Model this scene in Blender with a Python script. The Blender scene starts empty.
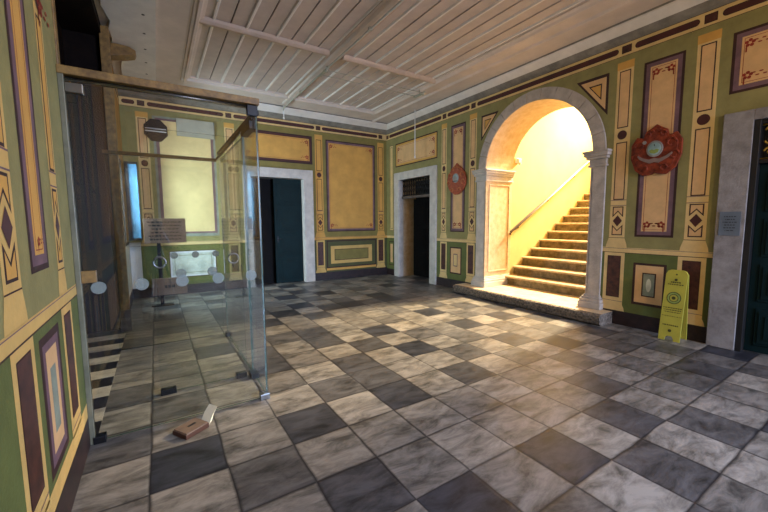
import bpy, math, random
from mathutils import Vector, Matrix
random.seed(7)
S = bpy.context.scene
COL = S.collection
# ------------------------------------------------------------------ camera
cam_d = bpy.data.cameras.new('camera'); cam = bpy.data.objects.new('camera', cam_d); COL.objects.link(cam)
cam_d.sensor_width = 36.0; cam_d.lens = 357.806 / 768 * 36.0; cam_d.clip_start = 0.05; cam_d.clip_end = 100
PI_, YA, RO = .0958, .5650, -.0068
fw = Vector((math.sin(YA)*math.cos(PI_), math.cos(YA)*math.cos(PI_), -math.sin(PI_)))
rt = Vector((math.cos(YA), -math.sin(YA), 0)); up = rt.cross(fw)
r2 = rt*math.cos(RO) + up*math.sin(RO); u2 = -rt*math.sin(RO) + up*math.cos(RO)
mw = Matrix((r2, u2, -fw)).transposed().to_4x4(); mw.translation = Vector((-5.552, -8.591, 1.5))
cam.matrix_world = mw
S.camera = cam
# ------------------------------------------------------------------ world, big lights, exposure
w = bpy.data.worlds.new('world'); S.world = w; w.use_nodes = True
bg = w.node_tree.nodes['Background']; bg.inputs[0].default_value = (.36, .46, .68, 1); bg.inputs[1].default_value = .4
S.view_settings.view_transform = 'Standard'; S.view_settings.look = 'None'
S.view_settings.exposure = 0.25; S.view_settings.gamma = 1; S.view_settings.use_curve_mapping = False
def area(name, loc, target, sx, sy, power, colour, spread=180):
    l = bpy.data.lights.new(name, 'AREA'); l.shape = 'RECTANGLE'; l.size = sx; l.size_y = sy
    l.energy = power; l.color = colour; l.spread = math.radians(spread)
    o = bpy.data.objects.new(name, l); COL.objects.link(o); o.location = loc
    o.rotation_euler = (Vector(target) - Vector(loc)).to_track_quat('-Z', 'Y').to_euler()
    return o
def bulb(name, loc, power, colour, r=.25):
    l = bpy.data.lights.new(name, 'POINT'); l.energy = power; l.color = colour; l.shadow_soft_size = r
    o = bpy.data.objects.new(name, l); COL.objects.link(o); o.location = loc; return o
area('stair_window_light', (4.6, -4.7, 5.4), (1.2, -4.7, 1.0), 2.4, 2.0, 330, (1, .83, .54))
area('street_daylight', (-1.6, -13.2, 2.0), (-3.2, -8.5, 0), 2.4, 2.6, 330, (.46, .62, 1.0), 100)
area('side_daylight', (-6.50, -.92, 1.9), (-4.7, -.5, .8), .55, 1.3, 230, (.66, .84, 1.0))
area('stair_sunbeam', (5.6, -4.55, 5.7), (-1.6, -4.2, 0.0), .9, .9, 230, (1, .80, .50), 50)
bulb('hall_warm_fill', (-2.6, -10.4, 2.9), 130, (1, .72, .38))  # added warm fill behind the camera, no lamp is known there

# ------------------------------------------------------------------ materials
def lin(h):
    h = h.lstrip('#'); c = [int(h[i:i+2], 16)/255 for i in (0, 2, 4)]
    return tuple(x/12.92 if x <= .04045 else ((x+.055)/1.055)**2.4 for x in c) + (1,)
MATS = {}
def mat(name, h, rough=.7, metal=0.0, var=.16, scale=5.0, bump=0.0, h2=None, bscale=60, spec=.5):
    if name in MATS: return MATS[name]
    m = bpy.data.materials.new(name); m.use_nodes = True; nt = m.node_tree; b = nt.nodes['Principled BSDF']
    b.inputs['Roughness'].default_value = rough; b.inputs['Metallic'].default_value = metal
    b.inputs['Specular IOR Level'].default_value = spec
    tc = nt.nodes.new('ShaderNodeNewGeometry')
    n = nt.nodes.new('ShaderNodeTexNoise'); n.inputs['Scale'].default_value = scale; n.inputs['Detail'].default_value = 6
    n.inputs['Roughness'].default_value = .65
    nt.links.new(tc.outputs['Position'], n.inputs['Vector'])
    r = nt.nodes.new('ShaderNodeValToRGB'); c = lin(h)
    d = lin(h2) if h2 else tuple(max(0, x*(1-var*2.2)) for x in c[:3]) + (1,)
    l_ = c if h2 else tuple(min(1, x*(1+var)) for x in c[:3]) + (1,)
    r.color_ramp.elements[0].position = .33; r.color_ramp.elements[1].position = .66
    r.color_ramp.elements[0].color = d; r.color_ramp.elements[1].color = l_
    nt.links.new(n.outputs['Fac'], r.inputs['Fac']); nt.links.new(r.outputs['Color'], b.inputs['Base Color'])
    if bump:
        n2 = nt.nodes.new('ShaderNodeTexNoise'); n2.inputs['Scale'].default_value = bscale; n2.inputs['Detail'].default_value = 5
        nt.links.new(tc.outputs['Position'], n2.inputs['Vector'])
        bp = nt.nodes.new('ShaderNodeBump'); bp.inputs['Strength'].default_value = bump; bp.inputs['Distance'].default_value = .02
        nt.links.new(n2.outputs['Fac'], bp.inputs['Height']); nt.links.new(bp.outputs['Normal'], b.inputs['Normal'])
    MATS[name] = m; return m
sage = mat('sage_paint', '#908852', .75, var=.08, bump=.15)
green = mat('moss_green_paint', '#606830', .7, var=.09, bump=.15)
cream = mat('cream_paint', '#E0C080', .75, var=.06, bump=.12)
gold = mat('gold_paint', '#D6A24E', .75, var=.07, scale=3, bump=.12)
peach = mat('peach_paint', '#DDB27A', .75, var=.06, bump=.12)
brown = mat('maroon_paint', '#4C1F1A', .65)
olivep = mat('olive_paint', '#85783C', .75, var=.08, bump=.15)
dkgreen = mat('dark_dado_green_paint', '#50522A', .7, var=.08)
warmc = mat('warm_lit_cream_paint', '#D4AE62', .75, var=.06, bump=.12)  # cream paint with the warm light on it put into the colour
paley = mat('daylit_gold_paint', '#E6C98A', .75, var=.07, scale=3)  # gold panel paint made paler, daylight on it put into the colour
line = mat('brown_line_paint', '#3A1C16', .7)
mauve = mat('mauve_paint', '#75575E', .7)
umber = mat('umber_marble_paint', '#5C3122', .5, scale=14, h2='#2C120E')
red = mat('red_ornament_paint', '#98301E', .7)
base_m = mat('dark_plinth_paint', '#33201E', .5, scale=9, h2='#17100F')
greyg = mat('grey_green_paint', '#8C9480', .7)
paleblue = mat('pale_blue_paint_and_reflection', '#CFD2BE', .7)
stone = mat('grey_stone', '#C2B6A8', .7, scale=7, h2='#A59A8E', bump=.3)
cstone = mat('cream_stone', '#DCC6A2', .6, scale=9, h2='#C9AC80', bump=.15)
pstone = mat('pale_stone', '#CFC8BC', .6, scale=6, h2='#B5AEA4', bump=.15)
rstone = mat('rough_granite', '#8E7E6C', .7, scale=30, h2='#2F2721', bump=1.0, bscale=25)
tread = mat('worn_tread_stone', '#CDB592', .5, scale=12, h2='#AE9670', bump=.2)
riser = mat('dark_riser_stone', '#948564', .8, scale=10, h2='#5E5436', bump=.5)  # stone of the risers, darker than the treads
white = mat('white_ceiling_paint', '#D6C8BA', .6, var=.05, scale=3)
whiteb = mat('white_cornice_paint', '#E6E0D6', .5, var=.05)
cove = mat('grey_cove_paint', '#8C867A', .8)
board = mat('ceiling_board_paint', '#C6B7AA', .6, var=.06, scale=3)
ywall = mat('yellow_plaster', '#E2CB8C', .8, var=.05, scale=2)
dark = mat('dark_interior', '#0B0908', .9)  # near-black colour puts the shade of unlit interiors into the surface
timber = mat('dark_timber', '#170D07', .75, scale=14, h2='#0C0604', bump=.3, spec=.12)
gtimber = mat('golden_timber', '#8E6C34', .5, scale=16, h2='#5E4420')
teal = mat('dark_teal_door_paint', '#0A2123', .6, var=.12, spec=.15)
black = mat('black_metal', '#0E0E10', .4, metal=.3)
chrome = mat('brushed_steel', '#8A8A86', .3, metal=1, var=.05)
goldm = mat('gilded_iron', '#C9A03A', .4, metal=.5)
orange = mat('terracotta_emblem_paint', '#9A4022', .6, scale=14, h2='#5A2416', spec=.3)
orange2 = mat('light_orange_paint', '#C0703A', .5, scale=18)
silver = mat('silver_relief_paint', '#98938A', .55)
skyb = mat('pale_blue_enamel', '#93B0AE', .4)
yell = mat('yellow_plastic', '#B4AA3C', .55, var=.06)
olive = mat('dark_olive_print', '#4A4A1C', .6)
lgreen = mat('pale_green_print', '#8FA050', .6)
grey = mat('grey_plaque_enamel', '#66707A', .45, var=.08)
dgrey = mat('dark_grey_ink', '#333A42', .6)
brd = mat('brown_board', '#7E6552', .6, var=.08)
ink = mat('black_ink', '#1A1512', .6)
paper = mat('cream_paper', '#E6DDBC', .8, var=.05)
bookc = mat('brown_book_cover', '#4A2A18', .6)
bookp = mat('pinkish_page', '#76604E', .8)
lgrey = mat('pale_grey_board', '#A9A691', .7, var=.05)
whitep = mat('white_paint', '#E2DFD8', .5, var=.05)
dist = mat('frosted_sticker', '#8F988F', .6, var=.03); dist.node_tree.nodes['Principled BSDF'].inputs['Alpha'].default_value = .5
mwhite = mat('white_marble', '#CFC6B4', .3, scale=8, h2='#A09684')
mblack = mat('black_marble', '#1C1B1E', .3, scale=8)
skin = mat('skin', '#C08A6A', .6, var=.05); cloth_d = mat('dark_jacket_cloth', '#28262A', .8); cloth_r = mat('dark_red_cloth', '#5A1A1C', .8)

def emis(name, c, s):
    m = bpy.data.materials.new(name); m.use_nodes = True; nt = m.node_tree
    nt.nodes.remove(nt.nodes['Principled BSDF']); e = nt.nodes.new('ShaderNodeEmission')
    e.inputs[0].default_value = lin(c); e.inputs[1].default_value = s
    nt.links.new(e.outputs[0], nt.nodes['Material Output'].inputs[0]); return m
sky_m = emis('daylight_sky', '#8FC4E8', .9)
def glass_mat(name, tint, ior=1.5):
    m = bpy.data.materials.new(name); m.use_nodes = True; nt = m.node_tree
    nt.nodes.remove(nt.nodes['Principled BSDF'])
    t = nt.nodes.new('ShaderNodeBsdfTransparent'); t.inputs[0].default_value = tint
    g = nt.nodes.new('ShaderNodeBsdfGlossy'); g.inputs['Roughness'].default_value = .0; g.inputs[0].default_value = (1, 1, 1, 1)
    f = nt.nodes.new('ShaderNodeFresnel'); f.inputs[0].default_value = ior
    # back faces: keep the same reflectance as front faces
    ge = nt.nodes.new('ShaderNodeNewGeometry'); mx = nt.nodes.new('ShaderNodeMath'); mx.operation = 'MULTIPLY_ADD'
    mx.inputs[1].default_value = (1/ior - ior); mx.inputs[2].default_value = ior
    nt.links.new(ge.outputs['Backfacing'], mx.inputs[0]); nt.links.new(mx.outputs[0], f.inputs[0])
    x = nt.nodes.new('ShaderNodeMixShader'); nt.links.new(f.outputs[0], x.inputs[0])
    nt.links.new(t.outputs[0], x.inputs[1]); nt.links.new(g.outputs[0], x.inputs[2])
    nt.links.new(x.outputs[0], nt.nodes['Material Output'].inputs[0]); return m
glass = glass_mat('clear_greenish_glass', (.965, .985, .98, 1))
gedge = mat('glass_edge_green', '#3E5A50', .2)

def floor_material():
    m = bpy.data.materials.new('checker_marble'); m.use_nodes = True; nt = m.node_tree; N = nt.nodes; L = nt.links
    b = N['Principled BSDF']
    def node(t, **k):
        n = N.new(t)
        for a, v in k.items(): setattr(n, a, v)
        return n
    def math_(op, a, bb=None, c=None):
        n = node('ShaderNodeMath', operation=op)
        for i, v in enumerate((a, bb, c)):
            if v is None: continue
            if isinstance(v, (int, float)): n.inputs[i].default_value = v
            else: L.new(v, n.inputs[i])
        return n.outputs[0]
    g = node('ShaderNodeNewGeometry'); sp = node('ShaderNodeSeparateXYZ'); L.new(g.outputs['Position'], sp.inputs[0])
    # hand-cut tiles: edges wander a little
    wn = node('ShaderNodeTexNoise'); wn.inputs['Scale'].default_value = 2.5; L.new(g.outputs['Position'], wn.inputs['Vector'])
    wob = math_('MULTIPLY_ADD', wn.outputs['Fac'], .03, -.015)
    u = math_('DIVIDE', math_('ADD', math_('ADD', sp.outputs[0], 4.85), wob), .4075)
    v = math_('DIVIDE', math_('ADD', math_('ADD', sp.outputs[1], 6.74), wob), .4125)
    iu, iv = math_('FLOOR', u), math_('FLOOR', v)
    par = math_('ABSOLUTE', math_('MODULO', math_('ADD', iu, iv), 2.0))
    cb = node('ShaderNodeCombineXYZ'); L.new(iu, cb.inputs[0]); L.new(iv, cb.inputs[1])
    rn = node('ShaderNodeTexWhiteNoise', noise_dimensions='2D'); L.new(cb.outputs[0], rn.inputs['Vector'])
    rs = node('ShaderNodeSeparateColor'); L.new(rn.outputs['Color'], rs.inputs[0])
    # marble veins, rotated differently per tile
    off = node('ShaderNodeVectorMath', operation='MULTIPLY_ADD'); L.new(rn.outputs['Color'], off.inputs[0])
    off.inputs[1].default_value = (13, 17, 9); L.new(g.outputs['Position'], off.inputs[2])
    mp = node('ShaderNodeMapping'); mp.inputs['Scale'].default_value = (1.2, 3.0, 1); mp.inputs['Rotation'].default_value = (0, 0, .7)
    L.new(off.outputs[0], mp.inputs['Vector'])
    n1 = node('ShaderNodeTexNoise'); n1.inputs['Scale'].default_value = 3.2; n1.inputs['Detail'].default_value = 8; n1.inputs['Roughness'].default_value = .68; n1.inputs['Distortion'].default_value = .5
    L.new(mp.outputs[0], n1.inputs['Vector'])
    n2 = node('ShaderNodeTexNoise'); n2.inputs['Scale'].default_value = 1.3; n2.inputs['Detail'].default_value = 5
    L.new(g.outputs['Position'], n2.inputs['Vector'])
    def ramp(a, bb, p0=.35, p1=.62):
        r = node('ShaderNodeValToRGB'); r.color_ramp.elements[0].position = p0; r.color_ramp.elements[1].position = p1
        r.color_ramp.elements[0].color = lin(a); r.color_ramp.elements[1].color = lin(bb); L.new(n1.outputs['Fac'], r.inputs['Fac']); return r.outputs['Color']
    li = ramp('#55534F', '#A5A29C', .34, .62); dk = ramp('#181A20', '#3C404C', .34, .62)
    # a tile here and there is the other or a middling stone
    flip = math_('GREATER_THAN', rs.outputs[0], .87)
    pf = math_('ABSOLUTE', math_('SUBTRACT', par, flip))
    mid = math_('MULTIPLY_ADD', rs.outputs[1], .62, 0)
    fac = math_('ADD', math_('MULTIPLY', pf, math_('SUBTRACT', 1.0, mid)), math_('MULTIPLY', math_('SUBTRACT', 1.0, pf), math_('MULTIPLY', mid, .6)))
    mx = node('ShaderNodeMix', data_type='RGBA'); L.new(fac, mx.inputs[0]); L.new(li, mx.inputs[6]); L.new(dk, mx.inputs[7])
    # warm worn patches
    mw_ = node('ShaderNodeMix', data_type='RGBA', blend_type='MULTIPLY'); L.new(math_('MULTIPLY', math_('GREATER_THAN', n2.outputs['Fac'], 0), n2.outputs['Fac']), mw_.inputs[0])
    L.new(mx.outputs[2], mw_.inputs[6]); mw_.inputs[7].default_value = (.86, .74, .58, 1)
    # grout
    def edge(t):
        f_ = math_('FRACT', t); return math_('MINIMUM', f_, math_('SUBTRACT', 1.0, f_))
    e = math_('MINIMUM', edge(u), edge(v))
    ew = math_('MULTIPLY_ADD', n2.outputs['Fac'], .085, -.012)
    gr = math_('SUBTRACT', 1.0, math_('SMOOTH_MIN', math_('DIVIDE', e, ew), 1.0, .2))
    gm = node('ShaderNodeMix', data_type='RGBA'); L.new(math_('MAXIMUM', math_('MULTIPLY', gr, .9), 0), gm.inputs[0]); L.new(mw_.outputs[2], gm.inputs[6]); gm.inputs[7].default_value = lin('#1E1A1C')
    L.new(gm.outputs[2], b.inputs['Base Color'])
    ro = math_('MULTIPLY_ADD', n1.outputs['Fac'], .30, .26); b.inputs['Specular IOR Level'].default_value = .3; L.new(ro, b.inputs['Roughness'])
    bp = node('ShaderNodeBump'); bp.inputs['Strength'].default_value = .25; bp.inputs['Distance'].default_value = .01
    hh = math_('ADD', math_('MULTIPLY', math_('MINIMUM', math_('DIVIDE', e, .05), 1.0), .5), math_('MULTIPLY', rs.outputs[2], .1))
    hh = math_('ADD', hh, math_('MULTIPLY', n2.outputs['Fac'], .8)); L.new(hh, bp.inputs['Height']); L.new(bp.outputs[0], b.inputs['Normal'])
    return m
floor_m = floor_material()

# ------------------------------------------------------------------ mesh builder
class MB:
    def __init__(s): s.v = []; s.f = []; s.m = []; s.mats = []; s.sm = []
    def mi(s, m):
        if m not in s.mats: s.mats.append(m)
        return s.mats.index(m)
    def face(s, pts, m, smooth=False):
        i = len(s.v); s.v += [tuple(p) for p in pts]; s.f.append(tuple(range(i, i+len(pts)))); s.m.append(s.mi(m)); s.sm.append(smooth)
    def box(s, a, b, m):
        x0, y0, z0 = [min(p, q) for p, q in zip(a, b)]; x1, y1, z1 = [max(p, q) for p, q in zip(a, b)]
        i = len(s.v); s.v += [(x0,y0,z0),(x1,y0,z0),(x1,y1,z0),(x0,y1,z0),(x0,y0,z1),(x1,y0,z1),(x1,y1,z1),(x0,y1,z1)]
        for q in ((0,3,2,1),(4,5,6,7),(0,1,5,4),(1,2,6,5),(2,3,7,6),(3,0,4,7)):
            s.f.append(tuple(i+k for k in q)); s.m.append(s.mi(m)); s.sm.append(False)
        return s
    def prism(s, pts, vec, m, smooth=False):
        """pts: 3D outline, extruded by vec"""
        vec = Vector(vec); n = len(pts); i = len(s.v); s.v += [tuple(p) for p in pts] + [tuple(Vector(p)+vec) for p in pts]
        k = s.mi(m)
        s.f.append(tuple(range(i+n-1, i-1, -1))); s.m.append(k); s.sm.append(False)
        s.f.append(tuple(range(i+n, i+2*n))); s.m.append(k); s.sm.append(False)
        for j in range(n):
            s.f.append((i+j, i+(j+1) % n, i+n+(j+1) % n, i+n+j)); s.m.append(k); s.sm.append(smooth)
        return s
    def tube(s, pts, r, m, n=12, closed=False, cap=True):
        pts = [Vector(p) for p in pts]; rings = []; k = s.mi(m); N = len(pts)
        rr = r if isinstance(r, (list, tuple)) else [r]*N
        for j, p in enumerate(pts):
            a = pts[(j-1) % N] if (closed or j > 0) else p; b = pts[(j+1) % N] if (closed or j < N-1) else p
            d = (b-a).normalized(); h = Vector((0,0,1)) if abs(d.z) < .9 else Vector((1,0,0))
            x = d.cross(h).normalized(); y = d.cross(x)
            i = len(s.v); rings.append(i)
            s.v += [tuple(p + (x*math.cos(2*math.pi*t/n) + y*math.sin(2*math.pi*t/n))*rr[j]) for t in range(n)]
        for j in range(N if closed else N-1):
            a, b = rings[j], rings[(j+1) % N]
            for t in range(n):
                s.f.append((a+t, a+(t+1) % n, b+(t+1) % n, b+t)); s.m.append(k); s.sm.append(True)
        if cap and not closed:
            s.f.append(tuple(rings[0]+t for t in range(n-1, -1, -1))); s.m.append(k); s.sm.append(False)
            s.f.append(tuple(rings[-1]+t for t in range(n))); s.m.append(k); s.sm.append(False)
        return s
    def build(s, name, parent=None, bevel=0, kind=None, fix=True):
        me = bpy.data.meshes.new(name); me.from_pydata(s.v, [], s.f)
        for m in s.mats: me.materials.append(m)
        for p, k, q in zip(me.polygons, s.m, s.sm): p.material_index = k; p.use_smooth = q
        me.update(); o = bpy.data.objects.new(name, me); COL.objects.link(o)
        if parent:
            o.parent = parent
            if parent.location.length > 0 or parent.rotation_euler.z:
                bpy.context.view_layer.update(); o.matrix_parent_inverse = parent.matrix_world.inverted()
        if kind: o['kind'] = kind
        if bevel:
            b = o.modifiers.new('bevel', 'BEVEL'); b.width = bevel; b.segments = 2; b.limit_method = 'ANGLE'
        return o
def empty(name, loc=(0,0,0), kind=None):
    o = bpy.data.objects.new(name, None); COL.objects.link(o); o.location = loc; o.empty_display_size = .1
    if kind: o['kind'] = kind
    bpy.context.view_layer.update()
    return o
def tag(o, label, cat, group=None):
    o['label'] = label; o['category'] = cat
    if group: o['group'] = group
    return o

# wall frames: (along, height, distance into the room)
WL = -6.015
FR = {'R': lambda a, z, d=0: (-d, a, z), 'B': lambda a, z, d=0: (a, -d, z), 'L': lambda a, z, d=0: (WL+d, a, z)}
class Paint:
    """painted decoration on a wall: coats laid over each other as shallow as paint"""
    def __init__(s, mb, fr): s.mb = mb; s.P = FR[fr]; s.fr = fr
    def poly(s, pts, m, l=1):
        d = .0006 + .0007*l
        s.mb.face([s.P(a, z, d) for a, z in pts], m)
    def rect(s, a0, a1, z0, z1, m, l=1): s.poly([(a0,z0),(a1,z0),(a1,z1),(a0,z1)], m, l)
    def ring(s, a0, a1, z0, z1, t, m, l=1):
        a0, a1 = min(a0,a1), max(a0,a1)
        s.rect(a0,a1,z0,z0+t,m,l); s.rect(a0,a1,z1-t,z1,m,l); s.rect(a0,a0+t,z0+t,z1-t,m,l); s.rect(a1-t,a1,z0+t,z1-t,m,l)
    def disc(s, a, z, ra, rz, m, l=1, n=24): s.poly([(a+ra*math.cos(2*math.pi*i/n), z+rz*math.sin(2*math.pi*i/n)) for i in range(n)], m, l)
    def stad(s, a0, a1, z0, z1, m, l=1):
        r = (z1-z0)/2; c = (z0+z1)/2; a0, a1 = min(a0,a1), max(a0,a1)
        if a1-a0 < 2.2*r: return s.rect(a0,a1,z0,z1,m,l)
        p = [(a1-r+r*math.cos(t), c+r*math.sin(t)) for t in [math.pi*(-.5+i/8) for i in range(9)]]
        p += [(a0+r+r*math.cos(t), c+r*math.sin(t)) for t in [math.pi*(.5+i/8) for i in range(9)]]
        s.poly(p, m, l)
    def floral(s, a, z, k, l=4, sgn=1):
        for i in range(5):
            t = 2*math.pi*i/5 + .4
            s.disc(a+.021*k*math.cos(t), z+.021*k*math.sin(t), .013*k, .013*k, red, l, 7)
        for i in range(4):
            s.disc(a+sgn*(.035+.022*i)*k, z+(.012*(-1)**i)*k, .014*k, .006*k, red, l, 6)
            s.disc(a-sgn*(.02)*k, z-(.03+.015*i)*k*.8, .006*k, .009*k, red, l, 6)
    def pilaster(s, c, w=.21, face=peach, ring=cream, style='strip'):
        h = w/2
        s.rect(c-h, c+h, 1.25, 3.66, ring, 1)
        s.poly([(c-h*1.35,1.11),(c+h*1.35,1.11),(c+h*1.3,1.15),(c+h,1.25),(c-h,1.25),(c-h*1.3,1.15)], ring, 1)
        s.rect(c-h, c+h, 1.245, 1.252, line, 2)
        i = w*.34
        s.rect(c-h*1.02, c+h*1.02, 3.56, 3.66, gold, 2)
        for z0, z1 in ((2.775,3.54),(1.785,2.58)):
            s.rect(c-i, c+i, z0, z1, line, 2); s.rect(c-i+.012, c+i-.012, z0+.014, z1-.014, face, 3)
        s.disc(c, 2.678, .072*w/.21, .075, ring, 3); s.disc(c, 2.678, .062*w/.21, .062, brown, 4)
        for dz in (0, .075): s.rect(c-h, c+h, 1.70+dz, 1.708+dz, mauve, 2)
        # cartouche: two notched frames around a lozenge
        for sg, z0 in ((1, 1.285), (-1, 1.69)):
            f = lambda q: z0 + sg*q
            s.poly([(c-i,f(0)),(c+i,f(0)),(c+i,f(.15)),(c+i*.99,f(.15)),(c,f(.075)),(c-i*.99,f(.15)),(c-i,f(.15))], line, 2)
            j = i-.014
            s.poly([(c-j,f(.014)),(c+j,f(.014)),(c+j,f(.118)),(c,f(.056)),(c-j,f(.118))], face, 3)
        s.poly([(c-.062*w/.21,1.488),(c,1.408),(c+.062*w/.21,1.488),(c,1.568)], brown, 4)
    def pedestal(s, a0, a1, m=None, z1=1.04, z0=.2):
        m = m or cream; s.rect(a0, a1, z0, z1, m, 1)
        s.poly([(a0-.03,z0),(a1+.03,z0),(a1+.02,z0+.05),(a1,z0+.09),(a0,z0+.09),(a0-.02,z0+.05)], m, 2)
        w = a1-a0
        s.rect(a0+.2*w-.008, a1-.2*w+.008, .392, .992, line, 2); s.rect(a0+.2*w, a1-.2*w, .40, .985, umber, 3)
        s.rect(a0, a1, .335, .341, mauve, 3)
    def rail(s, a0, a1, m=cream):
        s.rect(a0, a1, 1.04, 1.112, m, 1); s.rect(a0, a1, 1.036, 1.044, line, 2); s.rect(a0, a1, 1.098, 1.103, mauve, 2)
    def panel(s, a0, a1, z0, z1, face=peach, mau=mauve, flo=True, big=False, fl=True):
        a0, a1 = min(a0,a1), max(a0,a1)
        s.rect(a0, a1, z0, z1, line, 1); s.rect(a0+.028, a1-.028, z0+.028, z1-.028, mau, 2)
        s.rect(a0+.075, a1-.075, z0+.075, z1-.075, face, 3)
        s.ring(a0+.095, a1-.095, z0+.095, z1-.095, .005, red, 4)
        if fl:
            for sa, sg in ((a0+.14, 1), (a1-.14, -1)):
                s.floral(sa, z1-.155, 1.35, 5, sg); s.floral(sa, z0+.165, 1.35, 5, sg)
    def frieze(s, a0, a1, squares, z0=3.735, z1=3.905):
        s.rect(a0, a1, z0, z1, cream, 1)
        for z in (z0, z1-.006): s.rect(a0, a1, z, z+.006, line, 2)
        cuts = [a0] + sorted(squares) + [a1]
        for q in squares: s.rect(q-.06, q+.06, z0+.035, z1-.035, line, 2); s.rect(q-.05, q+.05, z0+.045, z1-.045, umber, 3)
        for i in range(len(cuts)-1):
            b0 = cuts[i] + (.10 if i else .04); b1 = cuts[i+1] - (.10 if i < len(cuts)-2 else .04)
            if b1-b0 > .08: s.stad(b0, b1, z0+.045, z1-.045, line, 2); s.stad(b0+.008, b1-.008, z0+.053, z1-.053, brown, 3)

def wall_solid(mb, fr, a0, a1, ztop, holes, T, m, mrev, arch=None):
    """holes: list of (a0,a1,z0,z1); arch: (ca, r, spring)"""
    P = FR[fr]
    cuts = {a0, a1}
    for h in holes: cuts |= {h[0], h[1]}
    if arch:
        ca, r, zs = arch; n = 32
        aa = [ca - r*math.cos(math.pi*i/n) for i in range(n+1)]; cuts |= set(aa)
    cuts = sorted(cuts)
    for p, q in zip(cuts, cuts[1:]):
        if q-p < 1e-6: continue
        mid = (p+q)/2; spans = []
        hz = [h for h in holes if h[0]-1e-6 < mid < h[1]+1e-6]
        if arch and abs(mid-ca) < r:
            f = lambda x: zs + math.sqrt(max(0, r*r-(x-ca)**2)); spans = [((f(p), f(q)), (ztop, ztop))]
        elif hz:
            h = hz[0]; spans = []
            if h[2] > .01: spans.append(((0,0),(h[2],h[2])))
            if h[3] < ztop: spans.append(((h[3],h[3]),(ztop,ztop)))
        else: spans = [((0,0),(ztop,ztop))]
        for (b0, b1), (t0, t1) in spans:
            f4 = [(p,b0),(q,b1),(q,t1),(p,t0)]
            mb.face([P(x,z,0) for x,z in f4], m); mb.face([P(x,z,-T) for x,z in reversed(f4)], mrev)
            mb.face([P(p,b0,0),P(p,b0,-T),P(q,b1,-T),P(q,b1,0)], mrev)
            mb.face([P(p,t0,0),P(q,t1,0),P(q,t1,-T),P(p,t0,-T)], mrev)
    # side faces at hole edges and ends
    for h in holes:
        for x in (h[0], h[1]): mb.face([P(x,h[2],0),P(x,h[2],-T),P(x,h[3],-T),P(x,h[3],0)], mrev)
    if arch:
        for x in (ca-r, ca+r): mb.face([P(x,0,0),P(x,0,-T),P(x,zs,-T),P(x,zs,0)], mrev)
    for x in (a0, a1): mb.face([P(x,0,0),P(x,0,-T),P(x,ztop,-T),P(x,ztop,0)], mrev)

ZC = 4.10      # ceiling height
NEAR = -13.0   # far side of the hall behind the camera
# ================================================================== FLOOR
mb = MB(); mb.box((WL-.9, NEAR-.3, -.12), (0.02, 0.02, 0), floor_m)
mb.box((.02, -2.2, -.12), (1.5, 0.02, 0), floor_m); mb.box((-4.4, .02, -.12), (-2.0, 1.5, 0), floor_m)
mb.box((.02, -9.2, -.12), (1.2, -7.2, 0), floor_m)
mb.build('floor', kind='structure')

# ================================================================== RIGHT WALL
AC, AR, AS = -4.65, 1.03, 2.49
T = .75
mb = MB()
wall_solid(mb, 'R', NEAR, 0.0, 4.5, [(-1.93,-.63,0,2.59), (-8.75,-7.41,0,2.57)], T, sage, cstone, (AC, AR, AS))
p = Paint(mb, 'R')
p.rect(-.63+.0, 0, 0, 1.04, green, 0); p.rect(-3.40, -1.93, 0, 1.04, green, 0); p.rect(-7.41, -5.72, 0, 1.04, green, 0)
# corner strip beside the far door
p.rect(-.40, 0, 0, .17, base_m, 2); p.rail(-.42, 0); p.rect(-.345,-.165, 1.25,3.56, line,1); p.rect(-.335,-.175,1.26,3.55,cream,2); p.ring(-.31,-.20,1.3,3.51,.01,green,3)
p.rect(-.36,-.12,.28,.95,line,1); p.rect(-.34,-.14,.30,.93,green,2); p.rect(-.30,-.18,.36,.88,peach,3)
p.panel(-2.155,-.45,2.95,3.56, face=peach, mau=gold)
# between far door and arch
p.rect(-3.40,-2.15,0,.20,base_m,3)
p.rail(-3.40,-2.15)
p.pilaster(-2.385,.17,face=peach); p.pilaster(-3.255,.19,face=peach)
p.pedestal(-2.50,-2.28); p.pedestal(-3.35,-3.12)
p.panel(-3.045,-2.61,1.265,3.56)
p.rect(-2.97,-2.61,.33,.93,line,1); p.rect(-2.94,-2.64,.36,.90,peach,2); p.rect(-2.85,-2.72,.5,.78,mauve,3); p.rect(-2.835,-2.735,.52,.76,cream,4)
# triangles beside the arch
def tri(pts, m1=line):
    cx = sum(q[0] for q in pts)/3; cz = sum(q[1] for q in pts)/3
    for l, k, m in ((1,1,m1),(2,.78,peach),(3,.40,line),(4,.30,gold)): p.poly([(cx+(a-cx)*k, cz+(z-cz)*k) for a,z in pts], m, l)
tri([(-3.47,3.56),(-3.89,3.56),(-3.47,3.08)]); tri([(-5.84,3.58),(-5.37,3.58),(-5.84,3.00)])
# between arch and near door
p.rect(-7.12,-5.86,0,.20,base_m,3); p.rail(-7.12,-5.86)
p.pilaster(-6.05,.205); p.pilaster(-6.93,.21)
p.pedestal(-6.17,-5.90); p.pedestal(-7.06,-6.78)
p.panel(-6.715,-6.275,1.27,3.55)
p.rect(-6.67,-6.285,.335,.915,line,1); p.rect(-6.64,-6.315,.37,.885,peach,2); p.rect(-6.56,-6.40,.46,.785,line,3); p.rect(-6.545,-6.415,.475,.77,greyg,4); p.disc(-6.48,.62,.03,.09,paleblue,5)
p.panel(-9.05,-7.14,2.90,3.56)
for a in (-9.25,-10.4,-11.6): p.pilaster(a,.21)
p.rail(NEAR,-8.9); p.rect(NEAR,-8.95,0,.2,base_m,3)
p.frieze(NEAR, 0, [-11.6,-10.4,-9.2,-8.05,-6.93,-6.05,-3.25,-2.385,-.05])
mb.build('wall_right', kind='structure')

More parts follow.
